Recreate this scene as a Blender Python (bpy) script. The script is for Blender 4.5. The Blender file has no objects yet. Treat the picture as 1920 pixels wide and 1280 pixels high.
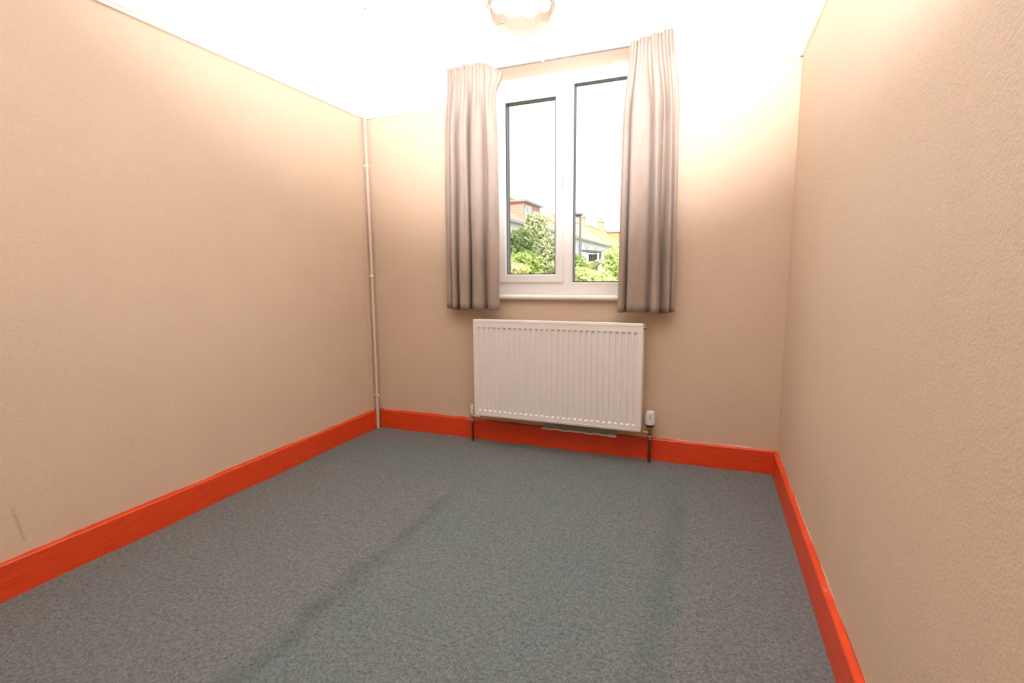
import bpy, bmesh, math, random
import numpy as np
from mathutils import Vector, Matrix
random.seed(7)
S = bpy.context.scene
C = S.collection

# ------------------------------------------------------------------ camera
CAM = Vector((2.1708, -2.9001, 1.0831))
YAW, PIT, ROL = -0.3738, -0.1342, -0.0087
cy, sy, cp, sp = math.cos(YAW), math.sin(YAW), math.cos(PIT), math.sin(PIT)
fw = Vector((sy*cp, cy*cp, sp)); rt = Vector((cy, -sy, 0)); up = rt.cross(fw)
cr, sr = math.cos(ROL), math.sin(ROL)
rt2 = cr*rt + sr*up; up2 = -sr*rt + cr*up
cam = bpy.data.cameras.new('camera'); cam.sensor_width = 36; cam.lens = 938.455/1920*36
cam.clip_start = 0.02; cam.clip_end = 500
co = bpy.data.objects.new('camera', cam); C.objects.link(co)
co.matrix_world = Matrix(((rt2.x, up2.x, -fw.x, CAM.x), (rt2.y, up2.y, -fw.y, CAM.y), (rt2.z, up2.z, -fw.z, CAM.z), (0, 0, 0, 1)))
S.camera = co

# ------------------------------------------------------------------ world, sun, flash, exposure
w = bpy.data.worlds.new('world'); S.world = w; w.use_nodes = True
bg = w.node_tree.nodes['Background']; bg.inputs[0].default_value = (0.95, 0.98, 1.0, 1); bg.inputs[1].default_value = 2.2
sun = bpy.data.lights.new('sun', 'SUN'); sun.energy = 7.0; sun.angle = math.radians(2); sun.color = (1, 0.95, 0.86)
so = bpy.data.objects.new('sun', sun); C.objects.link(so)
so.rotation_euler = Vector((-0.30, 0.75, -0.75)).to_track_quat('-Z', 'Y').to_euler()
# the photographer's flash: on the camera, head tilted up for a ceiling bounce
fl = bpy.data.lights.new('camera_flash', 'SPOT'); fl.energy = 960; fl.color = (1, 0.957, 0.98)
fl.spot_size = math.radians(89); fl.spot_blend = 0.80; fl.shadow_soft_size = 0.06
fo = bpy.data.objects.new('camera_flash', fl); C.objects.link(fo); fo.location = CAM + Vector((-0.03, 0.02, 0.14))
az, el = YAW + 0.055, math.radians(41)
fo.rotation_euler = Vector((math.sin(az)*math.cos(el), math.cos(az)*math.cos(el), math.sin(el))).to_track_quat('-Z', 'Y').to_euler()
S.view_settings.view_transform = 'Standard'
S.view_settings.look = 'None'
S.view_settings.gamma = 1
S.view_settings.use_curve_mapping = False
S.view_settings.exposure = 0.13
S.cycles.max_bounces = 10; S.cycles.diffuse_bounces = 8; S.cycles.transparent_max_bounces = 12

# ------------------------------------------------------------------ materials
def new_mat(name):
    m = bpy.data.materials.new(name); m.use_nodes = True
    nt = m.node_tree; b = nt.nodes['Principled BSDF']
    return m, nt, b
def N(nt, t, **kw):
    n = nt.nodes.new(t)
    for k, v in kw.items(): setattr(n, k, v)
    return n
def coords(nt):
    return N(nt, 'ShaderNodeNewGeometry').outputs['Position']
def noise(nt, vec, scale, detail=2, rough=0.5):
    n = N(nt, 'ShaderNodeTexNoise'); n.inputs['Scale'].default_value = scale
    n.inputs['Detail'].default_value = detail; n.inputs['Roughness'].default_value = rough
    nt.links.new(vec, n.inputs['Vector']); return n.outputs['Fac']
def maprange(nt, v, a, b, c=0.0, d=1.0, smooth=False):
    n = N(nt, 'ShaderNodeMapRange'); n.inputs[1].default_value = a; n.inputs[2].default_value = b
    n.inputs[3].default_value = c; n.inputs[4].default_value = d
    if smooth: n.interpolation_type = 'SMOOTHSTEP'
    nt.links.new(v, n.inputs[0]); return n.outputs[0]
def math_(nt, op, a, b=None):
    n = N(nt, 'ShaderNodeMath', operation=op)
    for i, v in enumerate((a, b)):
        if v is None: continue
        if isinstance(v, (int, float)): n.inputs[i].default_value = v
        else: nt.links.new(v, n.inputs[i])
    return n.outputs[0]
def mix(nt, fac, a, b):
    n = N(nt, 'ShaderNodeMix', data_type='RGBA')
    if isinstance(fac, (int, float)): n.inputs[0].default_value = fac
    else: nt.links.new(fac, n.inputs[0])
    for i, v in ((6, a), (7, b)):
        if isinstance(v, (tuple, list)): n.inputs[i].default_value = (*v[:3], 1)
        else: nt.links.new(v, n.inputs[i])
    return n.outputs[2]
def bump(nt, b, h, strength, dist):
    n = N(nt, 'ShaderNodeBump'); n.inputs['Strength'].default_value = strength; n.inputs['Distance'].default_value = dist
    nt.links.new(h, n.inputs['Height']); nt.links.new(n.outputs[0], b.inputs['Normal'])
def plain(name, col, rough=0.5, metal=0.0, var=0.06, scale=30, bumps=0.0, sheen=0.0, spec=0.5):
    m, nt, b = new_mat(name)
    p = coords(nt); f = noise(nt, p, scale, 3)
    dk = tuple(c*(1-var) for c in col); lt = tuple(min(1, c*(1+var)) for c in col)
    nt.links.new(mix(nt, f, dk, lt), b.inputs['Base Color'])
    b.inputs['Roughness'].default_value = rough; b.inputs['Metallic'].default_value = metal
    b.inputs['Specular IOR Level'].default_value = spec
    if sheen: b.inputs['Sheen Weight'].default_value = sheen
    if bumps: bump(nt, b, f, bumps, 0.002)
    return m

WALL_COL = (0.65, 0.508, 0.382)
def wall_mat(name, col, scale, strength, stains=True, scuff=None):
    m, nt, b = new_mat(name); p = coords(nt)
    base = mix(nt, maprange(nt, noise(nt, p, 1.7, 4, 0.6), 0.3, 0.7), tuple(c*0.965 for c in col), tuple(min(1, c*1.03) for c in col))
    if stains:
        s = maprange(nt, noise(nt, p, 5.0, 5, 0.7), 0.63, 0.78, 0, 0.10, True)
        base = mix(nt, s, base, (0.45, 0.44, 0.42))
        d = maprange(nt, noise(nt, p, 38, 1), 0.80, 0.84, 0, 0.35, True)
        base = mix(nt, d, base, (0.30, 0.22, 0.15))
    if scuff:
        (ya, za), (yb, zb) = scuff; L = math.hypot(yb-ya, zb-za); dy, dz = (yb-ya)/L, (zb-za)/L
        sep = N(nt, 'ShaderNodeSeparateXYZ'); nt.links.new(p, sep.inputs[0])
        yy = math_(nt, 'SUBTRACT', sep.outputs[1], ya); zz = math_(nt, 'SUBTRACT', sep.outputs[2], za)
        al = math_(nt, 'ADD', math_(nt, 'MULTIPLY', yy, dy), math_(nt, 'MULTIPLY', zz, dz))
        ac = math_(nt, 'ABSOLUTE', math_(nt, 'SUBTRACT', math_(nt, 'MULTIPLY', yy, dz), math_(nt, 'MULTIPLY', zz, dy)))
        k = math_(nt, 'MULTIPLY', maprange(nt, ac, 0.008, 0.002, smooth=True), math_(nt, 'MULTIPLY', maprange(nt, al, 0, L*0.4, smooth=True), maprange(nt, al, L, L*0.8, smooth=True)))
        base = mix(nt, math_(nt, 'MULTIPLY', k, 0.35), base, (0.30, 0.21, 0.14))
    nt.links.new(base, b.inputs['Base Color']); b.inputs['Roughness'].default_value = 0.62
    b.inputs['Specular IOR Level'].default_value = 0.35
    h = math_(nt, 'ADD', noise(nt, p, scale, 2), math_(nt, 'MULTIPLY', noise(nt, p, scale*0.36, 2), 0.5))
    bump(nt, b, h, strength, 0.004)
    return m
M = {}
M['wall'] = wall_mat('peach_wallpaper_paint', WALL_COL, 170, 0.42)
M['wall_left'] = wall_mat('peach_left_wall_paper', WALL_COL, 170, 0.42, scuff=((-2.022, 0.340), (-1.992, 0.155)))
M['wall_right'] = wall_mat('peach_textured_paper', WALL_COL, 185, 0.31)
M['wall_upper'] = wall_mat('cream_wall_paint', (0.84, 0.79, 0.71), 120, 0.15, False)
M['ceiling'] = plain('ceiling_paint', (0.80, 0.79, 0.76), 0.8, var=0.02, scale=6)
M['cream_gloss'] = plain('cream_gloss_paint', (0.84, 0.79, 0.71), 0.35, var=0.03, scale=12)
M['pipe_paint'] = plain('pipe_peach_paint', (0.66, 0.54, 0.42), 0.4, var=0.04, scale=12)
M['strip'] = plain('corner_board_paint', (0.62, 0.49, 0.385), 0.55, var=0.05, scale=14, bumps=0.2)

def orange_mat():
    m, nt, b = new_mat('orange_gloss_paint'); p = coords(nt)
    mp = N(nt, 'ShaderNodeMapping'); mp.inputs['Scale'].default_value = (5, 5, 60); nt.links.new(p, mp.inputs['Vector'])
    f = noise(nt, mp.outputs[0], 2.0, 4, 0.6)
    base = mix(nt, maprange(nt, f, 0.35, 0.7), (0.67, 0.050, 0.008), (0.79, 0.078, 0.012))
    s = maprange(nt, noise(nt, p, 26, 5, 0.7), 0.68, 0.76, 0, 0.22, True)
    base = mix(nt, s, base, (0.80, 0.20, 0.05))
    # patches where the old cream paint still shows along the top edge
    sep = N(nt, 'ShaderNodeSeparateXYZ'); nt.links.new(p, sep.inputs[0])
    g = N(nt, 'ShaderNodeNewGeometry'); sn = N(nt, 'ShaderNodeSeparateXYZ'); nt.links.new(g.outputs['True Normal'], sn.inputs[0])
    upf = maprange(nt, sn.outputs[2], 0.5, 0.8)
    pt = maprange(nt, noise(nt, p, 9, 4, 0.6), 0.60, 0.68, 0, 0.25, True)
    base = mix(nt, math_(nt, 'MULTIPLY', upf, pt), base, (0.78, 0.45, 0.28))
    nt.links.new(base, b.inputs['Base Color']); b.inputs['Roughness'].default_value = 0.42
    bump(nt, b, f, 0.12, 0.002)
    return m
M['orange'] = orange_mat()

def carpet_mat():
    m, nt, b = new_mat('blue_grey_carpet'); p = coords(nt)
    sep = N(nt, 'ShaderNodeSeparateXYZ'); nt.links.new(p, sep.inputs[0])
    wob = math_(nt, 'MULTIPLY', math_(nt, 'SUBTRACT', noise(nt, p, 5, 3), 0.5), 0.10)
    x = math_(nt, 'ADD', sep.outputs[0], wob); y = math_(nt, 'ADD', sep.outputs[1], wob)
    teal, grey = (0.130, 0.176, 0.178), (0.156, 0.173, 0.174)
    # unfaded area where furniture stood: X 1.0..2.12, plus a strip along the window wall
    inx = math_(nt, 'MULTIPLY', maprange(nt, x, 0.93, 1.06, smooth=True), maprange(nt, x, 2.13, 2.09, smooth=True))
    strip = math_(nt, 'MULTIPLY', maprange(nt, y, -0.74, -0.66, smooth=True), maprange(nt, y, -0.20, -0.30, smooth=True))
    strip = math_(nt, 'MULTIPLY', strip, maprange(nt, x, 2.13, 2.09, smooth=True))
    mask = math_(nt, 'MAXIMUM', math_(nt, 'MULTIPLY', inx, maprange(nt, y, -0.14, -0.26, smooth=True)), strip)
    big = maprange(nt, noise(nt, p, 3.2, 4, 0.6), 0.35, 0.65, 0.1, 0.8)
    base = mix(nt, math_(nt, 'MULTIPLY', mask, big), grey, teal)
    # pile crushed along X=0.98, and along the right edge
    ln = math_(nt, 'ABSOLUTE', math_(nt, 'SUBTRACT', math_(nt, 'ADD', x, math_(nt, 'MULTIPLY', wob, 0.8)), 1.02))
    ln = math_(nt, 'MULTIPLY', maprange(nt, ln, 0.075, 0.0, 0, 1, True), maprange(nt, y, -0.68, -0.85, smooth=True))
    ln = math_(nt, 'MULTIPLY', ln, maprange(nt, noise(nt, p, 9, 4, 0.7), 0.35, 0.65, 0.1, 0.55))
    base = mix(nt, ln, base, (0.074, 0.094, 0.094))
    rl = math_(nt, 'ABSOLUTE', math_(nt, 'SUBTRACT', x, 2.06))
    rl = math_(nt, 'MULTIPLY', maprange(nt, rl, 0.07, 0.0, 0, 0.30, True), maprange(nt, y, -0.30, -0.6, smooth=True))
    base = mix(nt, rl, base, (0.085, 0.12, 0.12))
    # flecked fibres
    f1 = noise(nt, p, 210, 2, 0.7); f2 = noise(nt, p, 75, 3, 0.7)
    sp = math_(nt, 'ADD', math_(nt, 'MULTIPLY', f1, 0.6), math_(nt, 'MULTIPLY', f2, 0.4))
    spc = maprange(nt, sp, 0.33, 0.67, 0.45, 1.55)
    vm = N(nt, 'ShaderNodeVectorMath', operation='SCALE'); nt.links.new(base, vm.inputs[0]); nt.links.new(spc, vm.inputs['Scale'])
    c = vm.outputs[0]
    br = maprange(nt, noise(nt, p, 130, 2), 0.60, 0.72, 0, 0.2)
    c = mix(nt, br, c, (0.155, 0.115, 0.08))
    nt.links.new(c, b.inputs['Base Color']); b.inputs['Roughness'].default_value = 0.95
    b.inputs['Specular IOR Level'].default_value = 0.1; b.inputs['Sheen Weight'].default_value = 0.08
    bump(nt, b, sp, 0.8, 0.006)
    return m
M['carpet'] = carpet_mat()
M['upvc'] = plain('white_upvc', (0.84, 0.83, 0.82), 0.28, var=0.02, scale=5)
M['gasket'] = plain('black_gasket', (0.045, 0.038, 0.042), 0.5)
M['spacer'] = plain('grey_glazing_spacer', (0.16, 0.15, 0.155), 0.4)
M['sill'] = plain('white_sill_gloss', (0.80, 0.78, 0.73), 0.35, var=0.06, scale=18)
M['radiator'] = plain('white_radiator_enamel', (0.80, 0.775, 0.755), 0.32, var=0.01, scale=5)
M['dark'] = plain('radiator_inside', (0.25, 0.22, 0.20), 0.7)
M['chrome'] = plain('chrome', (0.72, 0.72, 0.74), 0.18, 1.0, var=0.03)
M['brass'] = plain('brass', (0.72, 0.52, 0.26), 0.3, 1.0, var=0.08)
M['copper'] = plain('tarnished_copper', (0.20, 0.075, 0.035), 0.45, 0.7, var=0.25, scale=45)
M['bronze'] = plain('dull_valve_bronze', (0.38, 0.25, 0.16), 0.4, 0.8, var=0.2, scale=60)
M['plastic'] = plain('white_plastic', (0.80, 0.78, 0.76), 0.3, var=0.02)
M['blackplastic'] = plain('black_plastic', (0.03, 0.028, 0.03), 0.4)
M['greyplastic'] = plain('grey_marking', (0.30, 0.30, 0.32), 0.5)
M['paper'] = plain('torn_white_paper', (0.90, 0.88, 0.86), 0.8, var=0.05, scale=60)
M['plaster'] = plain('bare_plaster', (0.30, 0.29, 0.25), 0.85, var=0.3, scale=25)
def velvet():
    m, nt, b = new_mat('taupe_velvet'); p = coords(nt)
    mp = N(nt, 'ShaderNodeMapping'); mp.inputs['Scale'].default_value = (1, 1, 0.25); nt.links.new(p, mp.inputs['Vector'])
    f = noise(nt, mp.outputs[0], 22, 4, 0.6)
    nt.links.new(mix(nt, maprange(nt, f, 0.3, 0.7), (0.335, 0.268, 0.225), (0.40, 0.325, 0.274)), b.inputs['Base Color'])
    b.inputs['Roughness'].default_value = 0.85; b.inputs['Sheen Weight'].default_value = 0.12
    b.inputs['Sheen Roughness'].default_value = 0.4; b.inputs['Specular IOR Level'].default_value = 0.15
    bump(nt, b, noise(nt, p, 500, 1), 0.1, 0.001)
    return m
M['velvet'] = velvet()
def glass():
    m = bpy.data.materials.new('window_glass'); m.use_nodes = True; nt = m.node_tree; nt.nodes.clear()
    o = N(nt, 'ShaderNodeOutputMaterial'); t = N(nt, 'ShaderNodeBsdfTransparent'); t.inputs[0].default_value = (0.95, 0.97, 0.96, 1)
    g = N(nt, 'ShaderNodeBsdfGlossy'); g.inputs['Roughness'].default_value = 0.01
    fr = N(nt, 'ShaderNodeFresnel'); fr.inputs[0].default_value = 1.35
    mx = N(nt, 'ShaderNodeMixShader'); nt.links.new(fr.outputs[0], mx.inputs[0]); nt.links.new(t.outputs[0], mx.inputs[1]); nt.links.new(g.outputs[0], mx.inputs[2])
    nt.links.new(mx.outputs[0], o.inputs[0]); return m
M['glass'] = glass()
def cloth(name, col, trans=0.4):
    m = bpy.data.materials.new(name); m.use_nodes = True; nt = m.node_tree
    b = nt.nodes['Principled BSDF']; b.inputs['Base Color'].default_value = (*col, 1); b.inputs['Roughness'].default_value = 0.8
    p = coords(nt); bump(nt, b, noise(nt, p, 120, 2), 0.2, 0.002)
    t = N(nt, 'ShaderNodeBsdfTranslucent'); t.inputs[0].default_value = (*col, 1)
    mx = N(nt, 'ShaderNodeMixShader'); mx.inputs[0].default_value = trans
    nt.links.new(b.outputs[0], mx.inputs[1]); nt.links.new(t.outputs[0], mx.inputs[2])
    nt.links.new(mx.outputs[0], nt.nodes['Material Output'].inputs[0]); return m
M['shade'] = cloth('ivory_shade_cloth', (0.85, 0.81, 0.74))
M['fringe'] = cloth('peach_fringe', (0.20, 0.14, 0.10), 0.08)
def leaf(name, a, bcol, scale=4):
    m = bpy.data.materials.new(name); m.use_nodes = True; nt = m.node_tree
    b = nt.nodes['Principled BSDF']; p = coords(nt)
    f = maprange(nt, noise(nt, p, scale, 5, 0.75), 0.3, 0.7)
    c = mix(nt, f, a, bcol); nt.links.new(c, b.inputs['Base Color']); b.inputs['Roughness'].default_value = 0.6
    t = N(nt, 'ShaderNodeBsdfTranslucent'); nt.links.new(c, t.inputs[0])
    mx = N(nt, 'ShaderNodeMixShader'); mx.inputs[0].default_value = 0.35
    nt.links.new(b.outputs[0], mx.inputs[1]); nt.links.new(t.outputs[0], mx.inputs[2])
    nt.links.new(mx.outputs[0], nt.nodes['Material Output'].inputs[0]); return m
M['leaf_pale'] = leaf('pale_olive_leaves', (0.30, 0.34, 0.15), (0.62, 0.64, 0.40))
M['leaf_mid'] = leaf('mid_green_leaves', (0.20, 0.30, 0.06), (0.50, 0.58, 0.20))
M['leaf_dark'] = leaf('dark_green_leaves', (0.10, 0.15, 0.05), (0.36, 0.42, 0.18))
M['leaf_bright'] = leaf('bright_green_leaves', (0.46, 0.54, 0.17), (0.74, 0.78, 0.40))
M['leaf_yellow'] = leaf('yellow_green_leaves', (0.48, 0.48, 0.18), (0.76, 0.74, 0.42))
M['bark'] = plain('bark', (0.10, 0.075, 0.05), 0.9, var=0.4, scale=14)
M['lawn'] = plain('lawn', (0.19, 0.21, 0.12), 0.9, var=0.35, scale=3)
def roof_mat(name, col):
    m, nt, b = new_mat(name); p = coords(nt)
    wv = N(nt, 'ShaderNodeTexWave', bands_direction='Z'); wv.inputs['Scale'].default_value = 1.6; wv.inputs['Distortion'].default_value = 0.6
    nt.links.new(p, wv.inputs[0])
    f = math_(nt, 'ADD', math_(nt, 'MULTIPLY', wv.outputs['Fac'], 0.5), math_(nt, 'MULTIPLY', noise(nt, p, 2.5, 5, 0.7), 0.6))
    nt.links.new(mix(nt, f, tuple(c*0.75 for c in col), tuple(min(1, c*1.15) for c in col)), b.inputs['Base Color'])
    b.inputs['Roughness'].default_value = 0.85; bump(nt, b, wv.outputs['Fac'], 0.4, 0.03); return m
M['tile_red'] = roof_mat('red_clay_tiles', (0.44, 0.235, 0.17))
M['tile_orange'] = roof_mat('orange_clay_tiles', (0.52, 0.30, 0.15))
M['tile_sand'] = roof_mat('sandy_lichened_tiles', (0.48, 0.35, 0.21))
M['tile_hung'] = roof_mat('hung_dormer_tiles', (0.48, 0.265, 0.20))
M['render'] = plain('white_render', (0.78, 0.76, 0.74), 0.9, var=0.06, scale=2)
M['cream_brick'] = roof_mat('pale_chimney_brick', (0.46, 0.36, 0.24))
M['pot'] = plain('clay_chimney_pot', (0.55, 0.28, 0.17), 0.8)
M['fascia'] = plain('grey_fascia', (0.26, 0.25, 0.26), 0.6)
M['white_paint'] = plain('white_paint', (0.80, 0.80, 0.80), 0.5)
M['darkglass'] = plain('house_window_glass', (0.16, 0.20, 0.24), 0.08)
M['lamp_metal'] = plain('grey_lamp_post_metal', (0.17, 0.15, 0.17), 0.5, 0.3)
M['timber'] = plain('dark_timber', (0.10, 0.085, 0.07), 0.8, var=0.3)
M['fence'] = plain('pale_fence_boards', (0.62, 0.56, 0.46), 0.8, var=0.15)
M['orange_cloth'] = plain('orange_cloth', (0.70, 0.20, 0.06), 0.8)
M['grey_cloth'] = plain('blue_grey_cloth', (0.30, 0.34, 0.40), 0.8)

# ------------------------------------------------------------------ helpers
def obj(name, bm, m, parent=None, smooth=False, **props):
    me = bpy.data.meshes.new(name)
    bmesh.ops.recalc_face_normals(bm, faces=bm.faces) if props.pop('recalc', True) else None
    bm.to_mesh(me); bm.free()
    for mm in (m if isinstance(m, (list, tuple)) else [m]): me.materials.append(mm)
    if smooth:
        for p in me.polygons: p.use_smooth = True
        try: me.set_sharp_from_angle(angle=math.radians(40))
        except Exception: pass
    o = bpy.data.objects.new(name, me); C.objects.link(o)
    if parent is not None:
        o.parent = parent; o.matrix_parent_inverse = Matrix.Translation(-abs_loc(parent))
    for k, v in props.items(): o[k] = v
    return o
def abs_loc(o):
    l = Vector(o.location)
    return l if o.parent is None else l          # parts keep their geometry in world coordinates; only roots carry a location
def thing(name, loc, label, cat, group=None):
    o = bpy.data.objects.new(name, None); C.objects.link(o); o.location = loc; o.empty_display_size = 0.1
    o['label'] = label; o['category'] = cat
    if group: o['group'] = group
    return o
def struct(name, bm, m, smooth=False, parent=None, **kw):
    if parent is None: kw['kind'] = 'structure'
    return obj(name, bm, m, parent, smooth, **kw)
def box(bm, x0, x1, y0, y1, z0, z1, bev=0.0, mi=0):
    r = bmesh.ops.create_cube(bm, size=1)
    vs = r['verts']
    for v in vs:
        v.co = Vector((x0+(v.co.x+.5)*(x1-x0), y0+(v.co.y+.5)*(y1-y0), z0+(v.co.z+.5)*(z1-z0)))
    fs = {f for v in vs for f in v.link_faces}
    for f in fs: f.material_index = mi
    if bev:
        es = {e for v in vs for e in v.link_edges}
        bmesh.ops.bevel(bm, geom=list(es), offset=bev, segments=2, profile=0.5, affect='EDGES')
def B(*a, **k):
    bm = bmesh.new(); box(bm, *a, **k); return bm
def lathe(bm, prof, c, axis='Z', n=24):
    """prof: list of (radius, height) along axis from c."""
    rings = []
    for r, h in prof:
        ring = []
        for k in range(n):
            a = 2*math.pi*k/n; p = (r*math.cos(a), r*math.sin(a), h)
            if axis == 'X': p = (h, r*math.cos(a), r*math.sin(a))
            if axis == 'Y': p = (r*math.cos(a), h, r*math.sin(a))
            ring.append(bm.verts.new((c[0]+p[0], c[1]+p[1], c[2]+p[2])))
        rings.append(ring)
    for a, b_ in zip(rings, rings[1:]):
        for k in range(n): bm.faces.new((a[k], a[(k+1) % n], b_[(k+1) % n], b_[k]))
    bm.faces.new(rings[0]); bm.faces.new(rings[-1])
def tube(bm, pts, r, n=12):
    pts = [Vector(p) for p in pts]; rings = []
    for i, p in enumerate(pts):
        t = (pts[min(i+1, len(pts)-1)] - pts[max(i-1, 0)]).normalized()
        a = t.cross(Vector((0.31, 0.95, 0.05))).normalized() if abs(t.z) > 0.5 else t.cross(Vector((0, 0, 1))).normalized()
        b_ = t.cross(a); rr = r[i] if isinstance(r, (list, tuple)) else r
        rings.append([bm.verts.new(p + rr*(math.cos(2*math.pi*k/n)*a + math.sin(2*math.pi*k/n)*b_)) for k in range(n)])
    for a, b_ in zip(rings, rings[1:]):
        for k in range(n): bm.faces.new((a[k], a[(k+1) % n], b_[(k+1) % n], b_[k]))
    bm.faces.new(rings[0]); bm.faces.new(rings[-1])
def prism(bm, poly, axis, a, b_):
    """extrude 2D polygon. axis 'X': poly (y,z); 'Y': poly (x,z); 'Z': poly (x,y)."""
    def P(u, v, t): return {'X': (t, u, v), 'Y': (u, t, v), 'Z': (u, v, t)}[axis]
    A = [bm.verts.new(P(u, v, a)) for u, v in poly]; D = [bm.verts.new(P(u, v, b_)) for u, v in poly]
    n = len(poly)
    for k in range(n): bm.faces.new((A[k], A[(k+1) % n], D[(k+1) % n], D[k]))
    bm.faces.new(A); bm.faces.new(D)
def quad(bm, pts, mi=0):
    f = bm.faces.new([bm.verts.new(p) for p in pts]); f.material_index = mi; return f

# ------------------------------------------------------------------ room shell
W = 2.5278
XL, XR, YB, YR, ZC, ZR = -0.02, W+0.02, 0.02, -3.75, 2.705, 2.14
T = 0.28                                               # wall thickness
# carpeted floor, slightly uneven along the skirting
bm = bmesh.new(); nx, ny = 90, 120
g = [[None]*(ny+1) for _ in range(nx+1)]
for i in range(nx+1):
    for j in range(ny+1):
        x = XL + (XR-XL)*i/nx; y = YR + (YB-YR)*(j/ny)**0.8
        e = max(0, 1-min(x-XL, XR-x, YB-y)/0.06)
        z = -0.002 + e*(0.004+0.004*math.sin(x*17+1)*math.sin(x*7.3+y*9)) 
        g[i][j] = bm.verts.new((x, y, z))
for i in range(nx):
    for j in range(ny): bm.faces.new((g[i][j], g[i+1][j], g[i+1][j+1], g[i][j+1]))
struct('floor', bm, M['carpet'], smooth=True)
bm = B(XL-T, XR+T, YR-T, YB+T, ZC, ZC+0.2)
struct('ceiling', bm, M['ceiling'])
def wall_box(name, x0, x1, y0, y1, lower):
    bm = bmesh.new(); box(bm, x0, x1, y0, y1, -0.2, ZR, mi=0); box(bm, x0, x1, y0, y1, ZR, ZC, mi=1)
    return struct(name, bm, [lower, M['wall_upper']])
wall_box('wall_left', XL-T, XL, YR-T, YB+T, M['wall_left'])
wall_box('wall_right', XR, XR+T, YR-T, YB+T, M['wall_right'])
wall_box('wall_rear', XL, XR, YR-T, YR, M['wall'])
# window wall with its opening
OX0, OX1, OZ0, OZ1 = 0.835, 1.868, 0.925, 2.292
bm = bmesh.new()
box(bm, XL, OX0, YB, YB+T, -0.2, ZR); box(bm, OX1, XR, YB, YB+T, -0.2, ZR)
box(bm, OX0, OX1, YB, YB+T, -0.2, OZ0)
box(bm, XL, OX0, YB, YB+T, ZR, ZC, mi=1); box(bm, OX1, XR, YB, YB+T, ZR, ZC, mi=1)
box(bm, OX0, OX1, YB, YB+T, OZ1, ZC, mi=1)
for f in bm.faces:
    if OX0-1e-4 < f.calc_center_median().x < OX1+1e-4 and abs(f.calc_center_median().z-OZ1) < 1e-4: f.material_index = 0
bmesh.ops.remove_doubles(bm, verts=bm.verts, dist=1e-5)
struct('wall_back', bm, [M['wall'], M['wall_upper']], recalc=True)
# skirting boards (front faces at X=0, Y=0, X=W)
HB = 0.1286
def ragged(bm, pts, nrm, up_len=0.006):
    pass
def skirting(name, axis, wallc, facec, a, b_):
    """a board with an eased front arris, profile in (offset, z)"""
    s = 1 if facec > wallc else -1
    poly = [(wallc, -0.01), (facec, -0.01), (facec, HB-0.004), (facec-s*0.003, HB), (wallc, HB+0.001)]
    bm = bmesh.new(); prism(bm, poly, axis, a, b_)
    return struct(name, bm, M['orange'])
bl = skirting('baseboard_left', 'Y', XL, 0.0, YR, -0.062)
bb = skirting('baseboard_back', 'X', YB, 0.0, 0.034, W)
br = skirting('baseboard_right', 'Y', XR, W, YR, YB)
skirting('baseboard_rear', 'X', YR, YR+0.02, 0.0, W)
bm = bmesh.new(); prism(bm, [(XL, -0.01), (0.004, -0.01), (0.004, HB-0.001), (XL, HB+0.004)], 'Y', -0.0615, -0.022)
obj('end_block', bm, M['orange'], bl)
bm = bmesh.new(); box(bm, 0.022, 0.0335, -0.006, YB, -0.01, HB+0.006, bev=0.001)
obj('end_block', bm, M['orange'], bb)
# ragged orange brush edge and cream filler line on the wall just above each board
def brush_edge(name, parent, axis, a, b_, off, m, lo, hi, seed, keep=lambda t: True):
    rnd = random.Random(seed); bm = bmesh.new(); n = int(abs(b_-a)/0.012); prev = None; h = lo
    for i in range(n+1):
        t = a+(b_-a)*i/n; h = min(hi, max(lo, h + rnd.uniform(-1, 1)*(hi-lo)*0.35))
        if not keep(t): prev = None; continue
        P = (lambda z: (t, off, z)) if axis == 'X' else (lambda z: (off, t, z))
        cur = (bm.verts.new(P(HB-0.004)), bm.verts.new(P(HB+h)))
        if prev: bm.faces.new((prev[0], cur[0], cur[1], prev[1]))
        prev = cur
    return obj(name, bm, m, parent)
M['orange_edge'] = plain('orange_brushed_edge', (0.70, 0.10, 0.03), 0.5, var=0.2, scale=40)
M['filler'] = plain('cream_filler', (0.88, 0.80, 0.72), 0.6, var=0.1, scale=40)
brush_edge('brushed_paint_edge', bb, 'X', 0.04, W, YB-0.0012, M['orange_edge'], 0.001, 0.007, 3)
brush_edge('filler_line', bb, 'X', 1.9, W, YB-0.0022, M['filler'], 0.003, 0.009, 5, lambda t: math.sin(t*9)+0.5*math.sin(t*31) > -0.7)
brush_edge('brushed_paint_edge', bl, 'Y', YR, -0.03, XL+0.0012, M['orange_edge'], 0.0005, 0.006, 8)
brush_edge('brushed_paint_edge', br, 'Y', YR, 0.0, XR-0.0012, M['orange_edge'], 0.000, 0.008, 11)
brush_edge('filler_line', br, 'Y', YR, 0.0, XR-0.0006, M['filler'], 0.005, 0.016, 12)
# picture rails: moulded section (offset from wall, z)
def rail_poly(wallc, s):
    p = [(0, 2.112), (0.010, 2.112), (0.013, 2.118), (0.013, 2.124), (0.020, 2.130), (0.022, 2.140), (0.018, 2.150), (0.012, 2.156), (0.014, 2.164), (0.010, 2.170), (0, 2.170)]
    return [(wallc+s*u, z) for u, z in p]
for n_, ax, wc, s, a, b_ in (('trim_1', 'Y', XL, 1, YR, YB), ('trim_2', 'X', YB, -1, XL, 0.80), ('trim_3', 'X', YB, -1, 1.92, XR), ('trim_4', 'Y', XR, -1, YR, YB), ('trim_5', 'X', YR, 1, XL, XR)):
    bm = bmesh.new(); prism(bm, rail_poly(wc, s), ax, a, b_); struct(n_, bm, M['cream_gloss'], smooth=True)
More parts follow.
